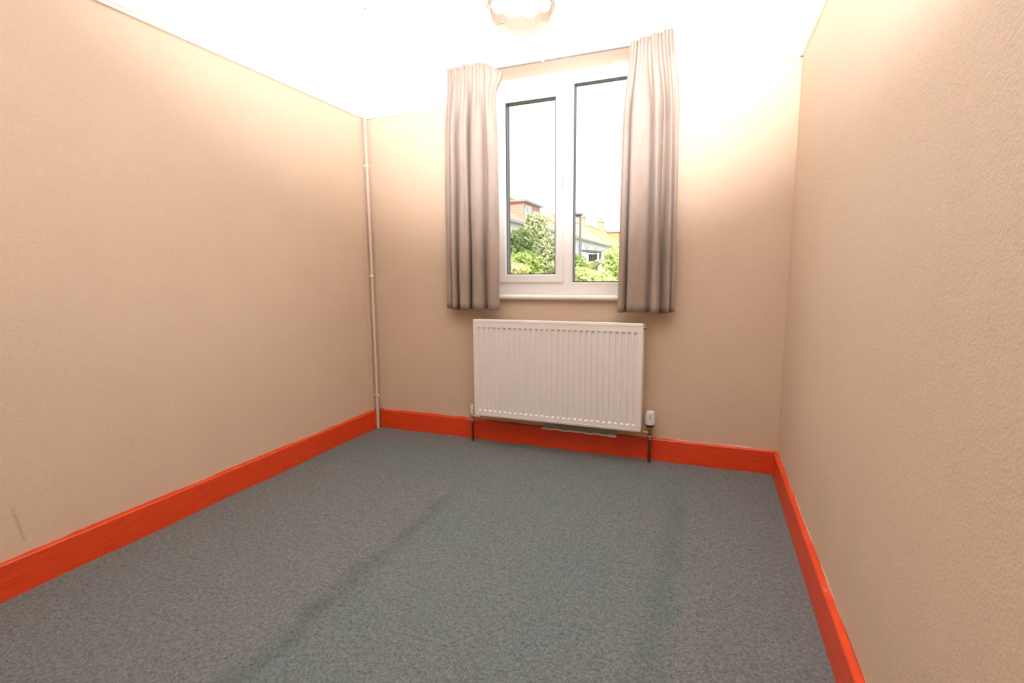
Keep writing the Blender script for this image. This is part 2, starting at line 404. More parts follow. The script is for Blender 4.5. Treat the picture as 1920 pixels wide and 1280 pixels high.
# coved cornice
def cove_poly(wc, s, r=0.16):
    p = [(0, ZC), (0, ZC-r-0.01), (0.006, ZC-r-0.01), (0.006, ZC-r)]
    for k in range(9):
        a = math.pi/2*k/8; p.append((r-(r-0.006)*math.cos(a) , ZC-r + (r-0.006)*math.sin(a)))
    p += [(r+0.01, ZC-0.006), (r+0.01, ZC)]
    return [(wc+s*u, z) for u, z in p]
for n_, ax, wc, s, a, b_ in (('trim_6', 'Y', XL, 1, YR, YB), ('trim_7', 'X', YB, -1, XL, XR), ('trim_8', 'Y', XR, -1, YR, YB), ('trim_9', 'X', YR, 1, XL, XR)):
    bm = bmesh.new(); prism(bm, cove_poly(wc, s), ax, a, b_); struct(n_, bm, M['ceiling'], smooth=True)
# narrow boards boxing the corner behind the pipe
bm = B(XL, XL+0.006, -0.062, YB, HB+0.002, 2.11, bev=0.001); struct('trim_10', bm, M['strip'])
bm = B(XL, 0.026, YB-0.006, YB, HB+0.006, 2.11, bev=0.001); struct('trim_11', bm, M['strip'])

# ------------------------------------------------------------------ window
win = bpy.data.objects.new('window_1', None); C.objects.link(win); win.location = (1.35, 0.21, 0.953); win['kind'] = 'structure'
YF = 0.21; ZS = 0.953
def mitre(bm, x0, x1, z0, z1, wd, yf, yb, ch=0.010, gap=0.0004):
    """four mitred members with a sloped inner bead, faces toward -Y"""
    def ring(d, y): return [(x0+d, y, z0+d), (x1-d, y, z0+d), (x1-d, y, z1-d), (x0+d, y, z1-d)]
    secs = [(0, yb), (0, yf+0.002), (0.002, yf), (wd-ch, yf), (wd-0.002, yf+ch*0.7), (wd, yf+ch*0.9), (wd, yb)]
    rings = [ring(d, y) for d, y in secs]
    for k in range(4):
        k2 = (k+1) % 4; dirv = Vector(rings[0][k2])-Vector(rings[0][k]); dirv.normalize()
        A = [bm.verts.new(Vector(r[k])+dirv*gap) for r in rings]; D = [bm.verts.new(Vector(r[k2])-dirv*gap) for r in rings]
        n = len(secs)
        for i in range(n): bm.faces.new((A[i], A[(i+1) % n], D[(i+1) % n], D[i]))
        bm.faces.new(A); bm.faces.new(D)
def ringbox(bm, x0, x1, z0, z1, t, y0, y1):
    box(bm, x0, x0+t, y0, y1, z0, z1); box(bm, x1-t, x1, y0, y1, z0, z1)
    box(bm, x0+t, x1-t, y0, y1, z0, z0+t); box(bm, x0+t, x1-t, y0, y1, z1-t, z1)
bm = bmesh.new()
box(bm, OX0, 0.906, YF, YF+0.07, ZS, OZ1, bev=0.002); box(bm, 1.798, OX1, YF, YF+0.07, ZS, OZ1, bev=0.002)
box(bm, 0.906, 1.33, YF, YF+0.07, ZS, 1.062, bev=0.002); box(bm, 0.906, 1.33, YF, YF+0.07, 2.171, OZ1, bev=0.002)
box(bm, 1.33, 1.798, YF, YF+0.07, ZS, 1.020, bev=0.002); box(bm, 1.33, 1.798, YF, YF+0.07, 2.222, OZ1, bev=0.002)
obj('outer_frame', bm, M['upvc'], win)
obj('mullion', B(1.272, 1.358, YF-0.0006, YF+0.07, 1.012, 2.230, bev=0.002), M['upvc'], win)
bm = bmesh.new(); mitre(bm, 0.872, 1.306, 1.029, 2.204, 0.051, YF-0.018, YF-0.0003)
sash = obj('sash', bm, M['upvc'], win)
bm = bmesh.new(); ringbox(bm, 0.9225, 1.2555, 1.0795, 2.1535, 0.0045, YF-0.008, YF+0.008); ringbox(bm, 0.9225, 1.2555, 1.0795, 2.1535, 0.0045, YF+0.026, YF+0.050); obj('gasket', bm, M['gasket'], sash)
bm = bmesh.new(); ringbox(bm, 0.9220, 1.2560, 1.0790, 2.1540, 0.0042, YF+0.008, YF+0.026); obj('spacer', bm, M['spacer'], sash)
bm = bmesh.new(); quad(bm, [(0.925, YF+0.008, 1.082), (1.253, YF+0.008, 1.082), (1.253, YF+0.008, 2.151), (0.925, YF+0.008, 2.151)]); obj('pane', bm, M['glass'], sash)
bm = bmesh.new(); lathe(bm, [(0.004, 0), (0.004, 0.004)], (1.2815, YF-0.0215, 1.640), 'Y', 12); obj('lock_hole', bm, M['greyplastic'], sash)
bm = B(1.3015, 1.3055, YF-0.0195, YF-0.0175, 1.60, 1.68); obj('lock_plate', bm, M['chrome'], sash)
bm = bmesh.new(); mitre(bm, 1.352, 1.804, 1.014, 2.228, 0.016, YF-0.003, YF+0.03, ch=0.009)
obj('glazing_bead', bm, M['upvc'], win)
bm = bmesh.new(); ringbox(bm, 1.3665, 1.7895, 1.0285, 2.2135, 0.0045, YF+0.002, YF+0.014); ringbox(bm, 1.3665, 1.7895, 1.0285, 2.2135, 0.0045, YF+0.030, YF+0.048); obj('gasket', bm, M['gasket'], win)
bm = bmesh.new(); ringbox(bm, 1.3660, 1.7900, 1.0280, 2.2140, 0.0042, YF+0.014, YF+0.030); obj('spacer', bm, M['spacer'], win)
bm = bmesh.new(); quad(bm, [(1.369, YF+0.016, 1.031), (1.787, YF+0.016, 1.031), (1.787, YF+0.016, 2.211), (1.369, YF+0.016, 2.211)]); obj('pane', bm, M['glass'], win)
# inside sill with rounded nosing and a step up to the frame
bm = bmesh.new()
poly = [(YF+0.02, 0.925), (-0.004, 0.925), (-0.012, 0.929), (-0.016, 0.936), (-0.016, 0.943), (-0.012, 0.950), (-0.004, 0.953), (YF+0.02, 0.953)]
prism(bm, poly, 'X', OX0-0.03, OX1+0.03)
sill_cut = [v for v in bm.verts]
obj('window_sill', bm, M['sill'], win, smooth=True)
obj('sill_upstand', B(OX0, OX1, YF-0.012, YF, ZS, ZS+0.010, bev=0.001), M['upvc'], win)
# outside sill
obj('outer_sill', B(OX0-0.02, OX1+0.02, YF+0.07, YF+0.16, 0.925, 0.945, bev=0.002), M['upvc'], win)

# ------------------------------------------------------------------ radiator
RX0, RX1, RZ0, RZ1, RY0, RY1 = 0.823, 1.847, 0.203, 0.804, -0.122, -0.022
rad = thing('radiator', ((RX0+RX1)/2, -0.07, RZ0), 'white double panel radiator with vertical fluting mounted under the window', 'radiator')
NF = 29
def panel(yf, yb, sgn):
    bm = bmesh.new(); x0, x1 = RX0+0.003, RX1-0.003
    xs = [x0]; xin = []
    m0, m1 = x0+0.019, x1-0.019; pitch = (m1-m0)/NF
    for k in range(NF):
        a = m0+k*pitch+pitch*0.21; b_ = m0+(k+1)*pitch-pitch*0.21; s = pitch*0.07
        xs += [a, a+s, b_-s, b_]; xin += [len(xs)-3, len(xs)-2]
    xs.append(x1)
    zs = [RZ0, RZ0+0.030, RZ0+0.038, RZ1-0.051, RZ1-0.043, RZ1]
    g = []
    for j, z in enumerate(zs):
        row = []
        for i, x in enumerate(xs):
            d = 0.0085 if (i in xin and j in (2, 3)) else 0.0
            row.append(bm.verts.new((x, yf+sgn*d, z)))
        g.append(row)
    for j in range(len(zs)-1):
        for i in range(len(xs)-1): bm.faces.new((g[j][i], g[j][i+1], g[j+1][i+1], g[j+1][i]))
    # rolled rim
    bd = [v for v in g[0]] + [r[-1] for r in g[1:]] + [v for v in reversed(g[-1][:-1])] + [r[0] for r in reversed(g[1:-1])]
    cx, cz = (x0+x1)/2, (RZ0+RZ1)/2
    prev = bd
    for d, dy in ((0.0035, 0.0012), (0.0055, 0.005), (0.0055, 0.012)):
        ring = []
        for v0 in bd:
            x, z = v0.co.x, v0.co.z
            ox = d if abs(x-x1) < 1e-6 else (-d if abs(x-x0) < 1e-6 else 0)
            oz = d if abs(z-RZ1) < 1e-6 else (-d if abs(z-RZ0) < 1e-6 else 0)
            if ox and oz: ox *= 0.7; oz *= 0.7
            ring.append(bm.verts.new((x+ox, yf+sgn*dy, z+oz)))
        n = len(bd)
        for k in range(n): bm.faces.new((prev[k], prev[(k+1) % n], ring[(k+1) % n], ring[k]))
        prev = ring
    return bm
obj('front_panel', panel(RY0, RY0+0.012, 1), M['radiator'], rad, recalc=True)
obj('back_panel', B(RX0, RX1, RY1-0.008, RY1, RZ0, RZ1-0.004, bev=0.002), M['radiator'], rad)
# pressed seam: thin ledge line along the lower front edge
obj('lower_seam', B(RX0+0.012, RX1-0.012, RY0-0.0016, RY0+0.002, RZ0+0.006, RZ0+0.0095, bev=0.0007), M['radiator'], rad)
obj('upper_seam', B(RX0+0.012, RX1-0.012, RY0-0.0016, RY0+0.002, RZ1-0.0095, RZ1-0.006, bev=0.0007), M['radiator'], rad)
for xa, xb in ((RX0-0.001, RX0+0.002), (RX1-0.002, RX1+0.001)):
    obj('side_panel', B(xa, xb, RY0+0.010, RY1-0.004, RZ0+0.006, RZ1-0.002, bev=0.0008), M['radiator'], rad)
bm = bmesh.new(); zt = RZ1-0.001
box(bm, RX0, RX1, RY0+0.010, RY0+0.022, zt-0.004, zt); box(bm, RX0, RX1, RY1-0.014, RY1-0.002, zt-0.004, zt)
for k in range(90):
    x = RX0+(RX1-RX0)*(k+0.5)/90; box(bm, x-0.0022, x+0.0022, RY0+0.022, RY1-0.014, zt-0.004, zt)
obj('top_grille', bm, M['radiator'], rad)
bm = bmesh.new()
for k in range(60):
    x = RX0+0.02+(RX1-RX0-0.04)*k/59; box(bm, x-0.0006, x+0.0006, RY0+0.018, RY1-0.012, RZ0+0.06, RZ1-0.03)
obj('convector_fins', bm, M['dark'], rad)
bm = bmesh.new(); lathe(bm, [(0.009, 0), (0.009, 0.006), (0.006, 0.007), (0.006, 0.014)], (RX1, -0.085, 0.782), 'X', 12); obj('bleed_valve', bm, M['bronze'], rad, smooth=True)
for x in (RX0+0.12, RX1-0.12):
    obj('wall_bracket', B(x-0.015, x+0.015, RY1, YB-0.0015, RZ0+0.12, RZ1-0.1, bev=0.002), M['radiator'], rad)
# valves with their pipe tails
PY = -0.048
lv = thing('lockshield_valve', (0.773, PY, 0.0), 'small valve with slim white cap on a copper pipe left of the radiator', 'valve')
bm = bmesh.new(); tube(bm, [(0.768, PY+0.012, -0.01), (0.770, PY+0.006, 0.07), (0.772, PY, 0.140)], 0.0076); obj('pipe', bm, M['copper'], lv, smooth=True)
bm = bmesh.new(); lathe(bm, [(0.010, 0.132), (0.0125, 0.134), (0.0125, 0.150), (0.010, 0.152), (0.010, 0.166), (0.013, 0.168), (0.013, 0.186), (0.010, 0.190)], (0.772, PY, 0), 'Z', 8)
lathe(bm, [(0.007, 0.0), (0.007, 0.012), (0.013, 0.012), (0.013, 0.030), (0.009, 0.030), (0.009, 0.056)], (0.772, PY, 0.172), 'X', 8)
obj('valve_body', bm, M['chrome'], lv, smooth=True)
bm = bmesh.new(); lathe(bm, [(0.012, 0.186), (0.012, 0.222), (0.011, 0.236), (0.007, 0.243), (0.003, 0.245)], (0.772, PY, 0), 'Z', 20); obj('cap', bm, M['plastic'], lv, smooth=True)
TX = 1.891
tv = thing('thermostatic_valve', (TX, PY, 0.0), 'thermostatic valve with ribbed white head on a copper pipe right of radiator', 'valve')
bm = bmesh.new(); tube(bm, [(TX-0.003, PY+0.020, -0.01), (TX-0.001, PY+0.006, 0.06), (TX, PY, 0.150)], 0.0085); obj('pipe', bm, M['copper'], tv, smooth=True)
bm = bmesh.new(); lathe(bm, [(0.011, 0.138), (0.0145, 0.141), (0.0145, 0.160), (0.0115, 0.163), (0.0125, 0.19), (0.0165, 0.20), (0.0165, 0.216), (0.013, 0.22)], (TX, PY, 0), 'Z', 8); obj('valve_body', bm, M['bronze'], tv, smooth=True)
bm = bmesh.new(); lathe(bm, [(0.008, -0.048), (0.008, -0.036), (0.0125, -0.036), (0.0125, -0.024), (0.009, -0.023), (0.009, -0.019), (0.0105, -0.018), (0.0105, -0.008)], (TX, PY, 0.182), 'X', 8); obj('union_nut', bm, M['brass'], tv, smooth=True)
bm = bmesh.new(); lathe(bm, [(0.016, 0.214), (0.024, 0.220), (0.026, 0.229), (0.024, 0.233)], (TX, PY, 0), 'Z', 24); obj('collar', bm, M['blackplastic'], tv, smooth=True)
bm = bmesh.new(); n = 48; prof = [(0.0255, 0.230), (0.0275, 0.238), (0.0265, 0.265), (0.0245, 0.292), (0.0215, 0.303), (0.014, 0.307), (0.0005, 0.308)]
rings = []
for r, h in prof:
    rings.append([bm.verts.new((TX+(r+(0.0008 if (k//2) % 2 and r > .02 else 0))*math.cos(2*math.pi*k/n), PY+(r+(0.0008 if (k//2) % 2 and r > .02 else 0))*math.sin(2*math.pi*k/n), h)) for k in range(n)])
for a, b_ in zip(rings, rings[1:]):
    for k in range(n): bm.faces.new((a[k], a[(k+1) % n], b_[(k+1) % n], b_[k]))
bm.faces.new(rings[0]); bm.faces.new(rings[-1])
head = obj('valve_head', bm, M['plastic'], tv, smooth=True)
d = (CAM-Vector((TX, PY, 0))); d.z = 0; d.normalize(); s_ = Vector((-d.y, d.x, 0))
bm = bmesh.new()
for u0, u1 in ((-0.0055, -0.002), (0.002, 0.0055)):
    pts = []
    for u, z, r in ((u0, 0.262, 0.0270), (u1, 0.262, 0.0270), (u1, 0.290, 0.0250), (u0, 0.290, 0.0250)):
        pts.append(Vector((TX, PY, z)) + d*(r+0.0006) + s_*u)
    A = [bm.verts.new(p) for p in pts]; D = [bm.verts.new(p-d*0.003) for p in pts]
    bm.faces.new(A); bm.faces.new(D)
    for k in range(4): bm.faces.new((A[k], A[(k+1) % 4], D[(k+1) % 4], D[k]))
obj('setting_mark', bm, M['greyplastic'], head)
# torn wallpaper below the radiator
tp = thing('torn_wallpaper', (1.45, YB-0.002, 0.135), 'torn strip of white wallpaper curling above the orange skirting under the radiator', 'wallpaper')
bm = bmesh.new(); rnd = random.Random(4); prev = None
for i in range(46):
    x = 1.24+0.45*i/45; lo = 0.138+0.004*math.sin(i*0.9)+rnd.uniform(-.002, .002); 
    cur = (bm.verts.new((x, YB-0.0015, lo)), bm.verts.new((x, YB-0.0015, 0.21)))
    if prev: bm.faces.new((prev[0], cur[0], cur[1], prev[1]))
    prev = cur
obj('bare_patch', bm, M['plaster'], tp)
M['paper_back'] = plain('grey_paper_back', (0.40, 0.42, 0.38), 0.85, var=0.15, scale=40)
bm = bmesh.new(); prev = None
for i in range(46):
    x = 1.238+0.452*i/45; j_ = 0.0015*math.sin(i*0.8)
    c = [(x, YB-0.002, 0.190), (x, YB-0.006, 0.160), (x, 0.004, 0.142+j_), (x, -0.013, 0.130+j_*0.5)]
    cur = [bm.verts.new(p) for p in c]
    if prev:
        for a in range(3): bm.faces.new((prev[a], cur[a], cur[a+1], prev[a+1]))
    prev = cur
obj('loose_sheet', bm, M['paper_back'], tp, smooth=True)
pts, rad_ = [], []
for i in range(46):
    k = i/45; pts.append((1.232+0.464*k, -0.016-0.004*math.sin(i*.5), 0.1275+0.0014*math.sin(i*0.8)-0.002*k)); rad_.append(0.0042+0.0016*math.sin(i*1.1)**2+(0.0035 if k > 0.9 else 0)-(0.002 if i in (0, 45) else 0))
bm = bmesh.new(); tube(bm, pts, rad_, 8); obj('torn_edge', bm, M['paper'], tp, smooth=True)

# ------------------------------------------------------------------ corner pipe
hp = thing('heating_pipe', (0.010, -0.022, 0.0), 'slim painted pipe running up the far left corner to the ceiling', 'pipe')
pp = [(0.010, -0.024, -0.01), (0.009, -0.022, 0.2), (0.008, -0.018, 0.6), (0.008, -0.016, 1.2), (0.008, -0.016, 2.38)]
for k in range(1, 9):
    a = math.pi/2*k/8*0.92; pp.append((0.008+0.03*(1-math.cos(a)), -0.016-0.15*(1-math.cos(a)), 2.40+0.31*math.sin(a)))
pp.append((pp[-1][0]+0.002, pp[-1][1]-0.01, 2.73))
bm = bmesh.new(); tube(bm, pp, 0.0105, 14); obj('pipe', bm, M['pipe_paint'], hp, smooth=True)
for z in (0.239, 1.078, 1.806, 2.385, 2.52):
    bm = bmesh.new()
    py_ = -0.017 if z < 2.4 else -0.030
    lathe(bm, [(0.0108, -0.007), (0.0135, -0.006), (0.0135, 0.006), (0.0108, 0.007)], (0.0085, py_, z), 'Z', 14)
    box(bm, XL+0.005, 0.002, py_-0.004, py_+0.004, z-0.005, z+0.005)
    obj('pipe_clip', bm, M['cream_gloss'], hp, smooth=True)

# ------------------------------------------------------------------ curtains and track
def catmull(pts, per=6):
    P = [pts[0]]+list(pts)+[pts[-1]]; out = []
    for i in range(1, len(P)-2):
        p0, p1, p2, p3 = P[i-1], P[i], P[i+1], P[i+2]
        for k in range(per):
            t = k/per
            out.append(tuple(0.5*((2*p1[j])+(-p0[j]+p2[j])*t+(2*p0[j]-5*p1[j]+4*p2[j]-p3[j])*t*t+(-p0[j]+3*p1[j]-3*p2[j]+p3[j])*t**3) for j in range(len(p1))))
    out.append(pts[-1]); return out
def curtain(name, label, cps, px0, X0, dpx, slope, tx0, tx1, ztop, zbot, flare=0.0, seed=1):
    root = thing(name, ((tx0+tx1)/2, -0.07, zbot), label, 'curtain', None)
    bot = catmull([(X0+(px-px0)*dpx+(-0.06-y)*slope, y) for px, y in cps], 7)
    n = len(bot); rnd = random.Random(seed); NR = 34
    jit = [rnd.uniform(-1, 1) for _ in range(n)]
    bm = bmesh.new(); G = []
    for r in range(NR+1):
        s = r/NR; s = s if s < 0.8 else s       # 0 bottom .. 1 top
        row = []
        for i, (bx, by) in enumerate(bot):
            t = i/(n-1)
            zt = ztop(t)+0.0035*math.sin(i*1.7)+0.003*jit[i]*0.5
            zb = zbot + 0.004*math.sin(t*9+seed)
            z = zb+(zt-zb)*s
            a = max(0.0, (s-0.72)/0.28); a = a*a*(3-2*a)
            f = s**1.2
            ytop = -0.062+0.32*(by+0.07)+0.007*math.sin(t*2*math.pi*13)
            xtop = tx0+(tx1-tx0)*t
            # lower folds keep their shape, and narrow toward the heading
            ff = 0.35*f+0.65*a
            x = bx+(xtop-bx)*ff; y = by*(1-0.10*f)+(ytop-by*(1-0.10*f))*a
            y += 0.003*math.sin(z*7+t*11)*(1-a); x += 0.003*math.sin(z*4.3+t*17)*(1-a)*math.sin(math.pi*t)
            if flare and t > 0.80:
                k = (t-0.80)/0.20
                x += flare*k*math.exp(-((z-2.235)/0.075)**2); y += -0.010*k*math.exp(-((z-2.2)/0.1)**2)
            row.append(bm.verts.new((x, y, z)))
        G.append(row)
    for r in range(NR):
        for i in range(n-1): bm.faces.new((G[r][i], G[r][i+1], G[r+1][i+1], G[r+1][i]))
    o = obj('fabric', bm, M['velvet'], root, smooth=True, recalc=False)
    md = o.modifiers.new('thickness', 'SOLIDIFY'); md.thickness = 0.004; md.offset = 0
    # gathered heading tape along the back of the top, and hooks to the track
    bm = bmesh.new()
    prev = None
    for i in range(n):
        v = G_top[name][i] if False else None
    top = [(v[0], v[1], v[2]) for v in [(tx0+(tx1-tx0)*i/(n-1), -0.062+0.32*(bot[i][1]+0.07)+0.007*math.sin(i/(n-1)*2*math.pi*13)+0.006, ztop(i/(n-1))-0.03) for i in range(n)]]
    for p in top:
        cur = (bm.verts.new((p[0], p[1], p[2]-0.035)), bm.verts.new(p))
        if prev: bm.faces.new((prev[0], cur[0], cur[1], prev[1]))
        prev = cur
    obj('heading_tape', bm, M['plastic'], root)
    for k in range(7):
        t = 0.04+0.92*k/6; x = tx0+(tx1-tx0)*t
        bm = bmesh.new(); tube(bm, [(x, -0.050, ztop(t)-0.045), (x, -0.040, ztop(t)-0.048), (x, -0.031, min(ztop(t)-0.034, TRZ-0.012)), (x, -0.031, TRZ)], 0.0015, 6)
        obj('hook', bm, M['plastic'], root)
    return root
G_top = {}
TRZ = 2.272
L = [(838, -.035), (845, -.045), (848, -.040), (850, -.095), (856, -.085), (863, -.040), (865.5, -.100), (873, -.105), (880, -.098), (885.5, -.030), (888, -.090), (898, -.102), (907, -.085), (915, -.045), (918.5, -.105), (926, -.108), (932, -.092), (936.5, -.070)]
Rr = [(1158.5, -.070), (1163, -.085), (1169, -.075), (1174.5, -.045), (1176.5, -.105), (1186, -.110), (1198, -.100), (1210, -.085), (1219, -.050), (1222.5, -.105), (1228, -.118), (1234, -.090), (1236.5, -.045), (1241, -.050), (1247, -.080), (1252.5, -.092), (1255, -.050), (1260, -.058), (1264.5, -.050)]
curtain('curtain', 'taupe velvet curtain left of the window with its heading pulled out', L, 839, 0.614, 0.003711, 0.47, 0.650, 0.962, lambda t: 2.305-0.075*max(0, (t-0.76)/0.24)**1.3, 0.864, flare=0.055, seed=2)
curtain('curtain', 'taupe velvet curtain right of the window with one wide flat fold', Rr, 1159, 1.700, 0.002867, 0.113, 1.736, 1.957, lambda t: 2.275+0.036*min(1, t*1.1), 0.865, seed=5)
tk = thing('curtain_track', (1.3, -0.02, 2.30), 'thin white curtain track along the wall above the window', 'curtain track')
obj('rail', B(0.655, 1.952, -0.032, -0.016, 2.277, 2.294, bev=0.001), M['upvc'], tk)
obj('track_shadow_strip', B(0.657, 1.950, -0.031, -0.017, 2.2735, 2.277), M['greyplastic'], tk)  # grey strip under the rail, its colour standing in for the underside's shadow line
for x in (0.70, 1.245, 1.92):
    bm = bmesh.new(); box(bm, x-0.010, x+0.010, -0.020, YB, 2.294, 2.306, bev=0.001); box(bm, x-0.006, x+0.006, -0.034, -0.015, 2.269, 2.275, bev=0.001)
    obj('bracket', bm, M['plastic'], tk)
for x in (0.652, 1.955):
    obj('end_stop', B(x-0.005, x+0.005, -0.035, -0.015, 2.272, 2.298, bev=0.002), M['plastic'], tk)

# ------------------------------------------------------------------ pendant shade
LX, LY, LZ, LR = 1.545, -1.2, 1.99, 0.112
pl = thing('pendant_light', (LX, LY, ZC), 'ivory fabric pendant lampshade with scalloped peach fringed hem hanging from ceiling', 'lampshade')
n = 96; bm = bmesh.new(); rings = []
for r, h in ((LR, 0.0), (LR*1.0, 0.02), (LR*0.97, 0.05), (LR*0.86, 0.10), (LR*0.68, 0.15), (LR*0.52, 0.185), (LR*0.48, 0.20)):
    ring = []
    for k in range(n):
        a = 2*math.pi*k/n; lobe = abs(math.sin(a*5)); rr = r*(0.965+0.05*lobe)+0.0012*math.sin(a*60)
        zz = LZ+h-(0.010*lobe-0.004)*(1-min(1, h/0.05))
        ring.append(bm.verts.new((LX+rr*math.cos(a), LY+rr*math.sin(a), zz)))
    rings.append(ring)
for a, b_ in zip(rings, rings[1:]):
    for k in range(n): bm.faces.new((a[k], a[(k+1) % n], b_[(k+1) % n], b_[k]))
sh = obj('shade', bm, M['shade'], pl, smooth=True)
md = sh.modifiers.new('thickness', 'SOLIDIFY'); md.thickness = 0.0015
bm = bmesh.new(); n2 = 300; rnd = random.Random(9)
pr = None; first = None
for k in range(n2):
    a = 2*math.pi*k/n2; lobe = abs(math.sin(a*5)); rr = LR*(0.965+0.05*lobe)+0.001
    zt = LZ-(0.010*lobe-0.004)+0.004; zb = zt-0.030-0.006*lobe+rnd.uniform(-.0015, .0015)
    p = (LX+rr*math.cos(a), LY+rr*math.sin(a)); q = 0.0011
    tx, ty = -math.sin(a)*q, math.cos(a)*q; ro = 1+0.006*math.sin(k*2.1)
    quad(bm, [(p[0]-tx, p[1]-ty, zt), (p[0]+tx, p[1]+ty, zt), (LX+rr*ro*math.cos(a)+tx, LY+rr*ro*math.sin(a)+ty, zb), (LX+rr*ro*math.cos(a)-tx, LY+rr*ro*math.sin(a)-ty, zb)])
obj('fringe', bm, M['fringe'], sh, kind='stuff')
bm = bmesh.new(); tube(bm, [(LX, LY, LZ+0.17), (LX, LY, ZC-0.03)], 0.0035, 10); obj('cord', bm, M['plastic'], pl, smooth=True)
bm = bmesh.new(); lathe(bm, [(0.045, 0), (0.045, -0.01), (0.030, -0.028), (0.008, -0.036)], (LX, LY, ZC), 'Z', 24); obj('ceiling_rose', bm, M['plastic'], pl, smooth=True)
bm = bmesh.new(); lathe(bm, [(0.012, 0.19), (0.019, 0.18), (0.019, 0.13), (0.016, 0.125)], (LX, LY, LZ), 'Z', 20); obj('lamp_holder', bm, M['plastic'], pl, smooth=True)
bm = bmesh.new(); lathe(bm, [(0.013, 0.128), (0.014, 0.11), (0.024, 0.085), (0.029, 0.06), (0.026, 0.042), (0.015, 0.032), (0.002, 0.029)], (LX, LY, LZ), 'Z', 20); obj('bulb', bm, M['plastic'], pl, smooth=True)
for k in range(3):
    bm = bmesh.new(); a = 2*math.pi*k/3+0.4; tube(bm, [(LX+0.018*math.cos(a), LY+0.018*math.sin(a), LZ+0.185), (LX+LR*0.48*math.cos(a), LY+LR*0.48*math.sin(a), LZ+0.198)], 0.0015, 6)
    obj('shade_spoke', bm, M['chrome'], pl)

